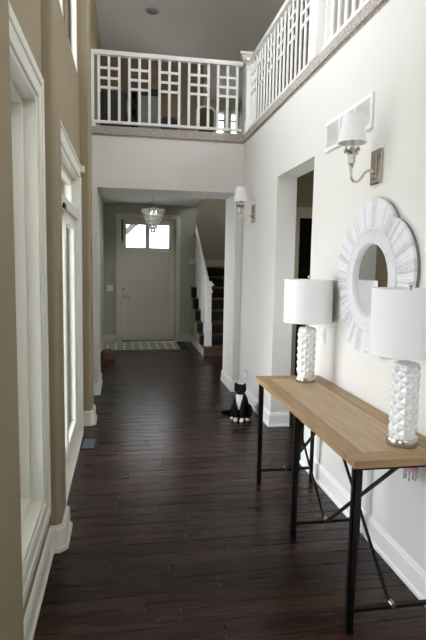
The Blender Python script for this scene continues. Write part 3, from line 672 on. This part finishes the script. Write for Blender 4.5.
bagbox(-.395, -.15, 8.22, 8.46, .0, .19, .02).build('body', LE, bg_, bevel=.02, seg=2, smooth=True)
bagbox(-.33, -.155, 8.20, 8.225, .09, .195, .004).build('flap', LE2, bg_, bevel=.006)
B(-.26, -.21, 8.194, 8.201, .105, .12).build('buckle', CHROME, bg_, bevel=.002)
MB().tube([(-.37+.2*t, 8.34, .18+.05*math.sin(PI*t)) for t in [i/10 for i in range(11)]], .008, 8).build('strap', LE, bg_, smooth=True)

# ---------------------------------------------------------------- loft contents
LZ = 3.19
dkw = mat('black_wood', (.012, .010, .009), .4); gry = mat('grey_panel', (.30, .29, .27), .5); pale = mat('pale_shade', (.46, .42, .34), .9)
bc = thing('bookcase', (.2, 9.55, LZ), 'black upright bookcase against the loft back wall behind the lattice railing', 'bookcase')
B(.115, .135, 9.35, 9.75, LZ, 4.60).build('side', dkw, bc, bevel=.002); B(.205, .225, 9.35, 9.75, LZ, 4.60).build('side', dkw, bc, bevel=.002); B(.135, .205, 9.73, 9.75, LZ, 4.60).build('back', dkw, bc)
for z in (LZ+.05, 3.6, 3.95, 4.3, 4.57): B(.135, .205, 9.35, 9.73, z, z+.02).build('shelf', dkw, bc)
cbn = thing('grey_cabinet', (.41, 9.58, LZ), 'grey cabinet with dark top standing in the loft behind the railing centre', 'cabinet')
B(.24, .60, 9.40, 9.78, LZ, 4.55).build('body', gry, cbn, bevel=.004); B(.24, .60, 9.38, 9.79, 4.56, 4.66).build('top', dkw, cbn, bevel=.004)
for x in (.245, .425): 
    q = B(x, x+.17, 9.385, 9.40, LZ+.08, 4.52).build('door', gry, cbn, bevel=.004); MB().sphere((x+(.15 if x < .3 else .02), 9.375, 4.3), .012).build('knob', CHROME, q, smooth=True)
dsk = thing('desk', (-.1, 9.4, LZ), 'dark desk in the loft corner behind the left end of the railing', 'desk')
B(-.39, .10, 9.15, 9.75, LZ+.72, LZ+.76).build('desktop', dkw, dsk, bevel=.004)
for x in (-.37, .08):
    for y_ in (9.18, 9.72): B(x-.02, x+.02, y_-.02, y_+.02, LZ, LZ+.72).build('leg', dkw, dsk)
dl = thing('desk_lamp', (-.08, 9.45, LZ+.76), 'pale dome-shaded lamp on the dark loft desk', 'lamp')
MB().lathe([(0, 0), (.09, 0), (.085, .02), (.015, .03), (.012, .32), (0, .32)], 20, (-.08, 9.45, LZ+.76)).build('stem', dkw, dl, smooth=True)
MB().lathe([(.17, .28), (.169, .40), (.14, .50), (.08, .57), (0, .59)], 28, (-.08, 9.45, LZ+.76)).build('shade', pale, dl, smooth=True)
def office_chair(x, y, zt, wd, label):
    t = thing('office_chair', (x, y, LZ), label, 'chair')
    B(x-wd/2, x+wd/2, y-.04, y+.03, zt-.5, zt).build('backrest', dkw, t, bevel=.03, seg=3, smooth=True); B(x-wd/2, x+wd/2, y-.0, y+.45, LZ+.44, LZ+.52).build('seat', dkw, t, bevel=.02, seg=2, smooth=True)
    MB().tube([(x, y+.2, LZ+.07), (x, y+.2, LZ+.46)], .025, 10).build('post', dkw, t); MB().tube([(x, y+.0, LZ+.5), (x, y-.03, zt-.4)], .02, 8).build('back_stem', dkw, t)
    for k in range(5):
        a = 2*PI*k/5; c = (x+.27*math.cos(a), y+.2+.27*math.sin(a), LZ+.04)
        l = MB().bar((x, y+.2, LZ+.09), c, .03).build('leg', dkw, t); MB().sphere((c[0], c[1], LZ+.025), .025, n=8, m=6).build('caster', dkw, l)
office_chair(-.16, 8.3, LZ+1.05, .40, 'black office chair in front of the loft desk'); office_chair(.72, 8.6, LZ+.80, .26, 'low black chair behind the middle of the loft railing')
ac = thing('arched_chair', (1.27, 8.3, LZ), 'brown chair with white arched back frame at the right end of the loft', 'chair')
brw = mat('brown_upholstery', (.10, .07, .05), .8)
arc = lambda w_, z0, z1: [(-w_, z0)]+[(-w_*math.cos(PI*k/12), z1-w_*.55+w_*.55*math.sin(PI*k/12)) for k in range(13)]+[(w_, z0)]
def archprism(w_, z0, z1, ya, yb, xc):
    p = arc(w_, z0, z1); n = len(p); return MB().add([(xc+x, ya, z) for x, z in p]+[(xc+x, yb, z) for x, z in p], [tuple(range(n)), tuple(range(2*n-1, n-1, -1))]+[(i, (i+1) % n, (i+1) % n+n, i+n) for i in range(n)])
archprism(.15, LZ+.42, LZ+.93, 8.28, 8.31, 1.27).build('back_frame', RAILW, ac); archprism(.13, LZ+.44, LZ+.89, 8.265, 8.325, 1.27).build('back_pad', brw, ac)
B(1.12, 1.42, 8.31, 8.72, LZ+.40, LZ+.48).build('seat', brw, ac, bevel=.015)
for x in (1.14, 1.40):
    for y_ in (8.30, 8.70): B(x-.018, x+.018, y_-.018, y_+.018, LZ, LZ+.40).build('leg', RAILW, ac)
col = thing('loft_column', (1.76, 7.0, LZ), 'square cream column with flared capital behind the railing corner', 'column')
CRM = mat('cream_column_paint', (.72, .70, .56), .5)
cx0, cy0 = 1.62, 6.85
B(cx0-.07, cx0+.07, cy0-.07, cy0+.07, LZ, 4.20).build('shaft', RAILW, col, bevel=.005)
def frus(x, y, w0, w1, z0, z1): return MB().add([(x+i*w0, y+j*w0, z0) for i, j in ((-1,-1),(1,-1),(1,1),(-1,1))]+[(x+i*w1, y+j*w1, z1) for i, j in ((-1,-1),(1,-1),(1,1),(-1,1))], [(0,3,2,1),(4,5,6,7),(0,1,5,4),(1,2,6,5),(2,3,7,6),(3,0,4,7)])
frus(cx0, cy0, .08, .145, 4.20, 4.31).build('capital', CRM, col, bevel=.006); B(cx0-.16, cx0+.16, cy0-.16, cy0+.16, 4.31, 4.345).build('abacus', CRM, col, bevel=.006)
# recessed ceiling light and smoke detector
rl = thing('recessed_light', (.42, 8.1, ZC), 'unlit round recessed light in the loft ceiling', 'ceiling light')
MB().lathe([(.10, 0), (.10, -.008), (.075, -.010), (.07, .0), (.06, -.002), (0, -.002)], 28, (.42, 8.1, ZC)).build('trim_ring', mat('recess_grey', (.42, .42, .43), .4), rl, smooth=True)
MB().lathe([(.06, -.003), (.05, -.012), (0, -.016)], 24, (.42, 8.1, ZC)).build('lens', mat('recess_lens', (.3, .32, .36), .2), rl, smooth=True)

# ---------------------------------------------------------------- the cat
def make_cat(x, y, rz, sc):
    m = MB(); E = lambda c, a, b_, c_, rx=0, rzz=0: m.sphere(c, a, b_, c_, 20, 14, (Matrix.Rotation(rzz, 3, 'Z') @ Matrix.Rotation(rx, 3, 'X')))
    # cat faces -y; units metres, about .42 tall
    E((0, .085, .10), .088, .112, .105); E((0, .045, .165), .076, .082, .115, -.25); E((0, .005, .225), .062, .062, .085, -.15)
    E((0, -.01, .285), .046, .048, .05)                                    # neck
    E((0, -.028, .338), .066, .056, .051); E((0, -.072, .325), .028, .026, .021); E((0, -.05, .318), .045, .035, .03)  # head, muzzle, cheeks
    for s_ in (-1, 1):
        m.tube([(s_*.038, -.02, .362), (s_*.047, -.022, .384), (s_*.053, -.024, .408)], [.026, .018, .004], 10)
        m.tube([(s_*.040, -.025, .22), (s_*.036, -.045, .13), (s_*.032, -.055, .05), (s_*.032, -.062, .018)], [.036, .026, .019, .019], 12)
        E((s_*.033, -.085, .016), .022, .036, .017)                        # front paw
        E((s_*.078, .075, .075), .04, .085, .078); E((s_*.082, -.005, .018), .023, .05, .019)
    m.tube([(0, .17, .035), (-.06, .20, .026), (-.13, .185, .022), (-.19, .14, .021), (-.225, .10, .03)], [.028, .028, .027, .026, .02], 12)
    me = m.mesh('cat_shape'); tmp = bpy.data.objects.new('tmp', me); C.objects.link(tmp)
    md = tmp.modifiers.new('r', 'REMESH'); md.mode = 'VOXEL'; md.voxel_size = .0065; md.use_smooth_shade = True
    sm = tmp.modifiers.new('s', 'SMOOTH'); sm.iterations = 5; sm.factor = .5
    dg = bpy.context.evaluated_depsgraph_get(); me2 = bpy.data.meshes.new_from_object(tmp.evaluated_get(dg)); bpy.data.objects.remove(tmp)
    for p in me2.polygons: p.use_smooth = True
    ca = me2.color_attributes.new('fur', 'FLOAT_COLOR', 'POINT')
    for i, v_ in enumerate(me2.vertices):
        c = v_.co; wt = 0
        if c.z < .038 and c.y < -.03: wt = 1                               # paws
        if c.z < .03 and c.y < -.02 and c.x > .05: wt = 1
        if .12 < c.z < .30 and c.y < -.015:
            half = .036*(c.z-.12)/.15+.004 if c.z < .26 else .038
            if abs(c.x+.006) < half and not (c.z > .285): wt = 1           # bib narrowing downwards
        b_ = .004; ca.data[i].color = (b_+wt*.78, b_+wt*.78, b_+wt*.76, 1)
    fm = mat('cat_fur', (.01, .01, .01), .85, spec=.15, bump=.4, bscale=150); at = fm.node_tree.nodes.new('ShaderNodeVertexColor'); at.layer_name = 'fur'
    fm.node_tree.links.new(at.outputs['Color'], fm.node_tree.nodes['Principled BSDF'].inputs['Base Color'])
    t = thing('cat', (x, y, 0), 'black and white cat sitting upright on the floor by the right wall', 'cat')
    t.rotation_euler.z = rz; t.scale = (sc, sc, sc)
    def L(o): o.parent = t; return o
    bd = bpy.data.objects.new('body', me2); C.objects.link(bd); me2.materials.clear(); me2.materials.append(fm); L(bd)
    ey = mat('cat_eye', (.045, .05, .02), .15); nz = mat('cat_nose', (.05, .03, .03), .4); pu = mat('cat_pupil', (.005, .005, .005), .1)
    for s_ in (-1, 1):
        e_ = L(MB().sphere((s_*.024, -.076, .345), .0085).build('eye', ey, smooth='all')); q = MB().sphere((s_*.0245, -.0835, .345), .0028, .003, .007).build('pupil', pu, smooth='all'); q.parent = e_
        for k in range(3): L(MB().tube([(s_*.018, -.092, .322-.004*k), (s_*.07, -.092, .328-.012*k)], [.0007, .0003], 5).build('whisker', mat('whisker', (.05, .05, .05), .5)))
    L(MB().sphere((0, -.098, .331), .006, .004, .0045).build('nose', nz, smooth='all'))
    return t
make_cat(1.205, 5.13, math.radians(-24), 1.0)

for o in bpy.data.objects:
    if '_w' in o: del o['_w']
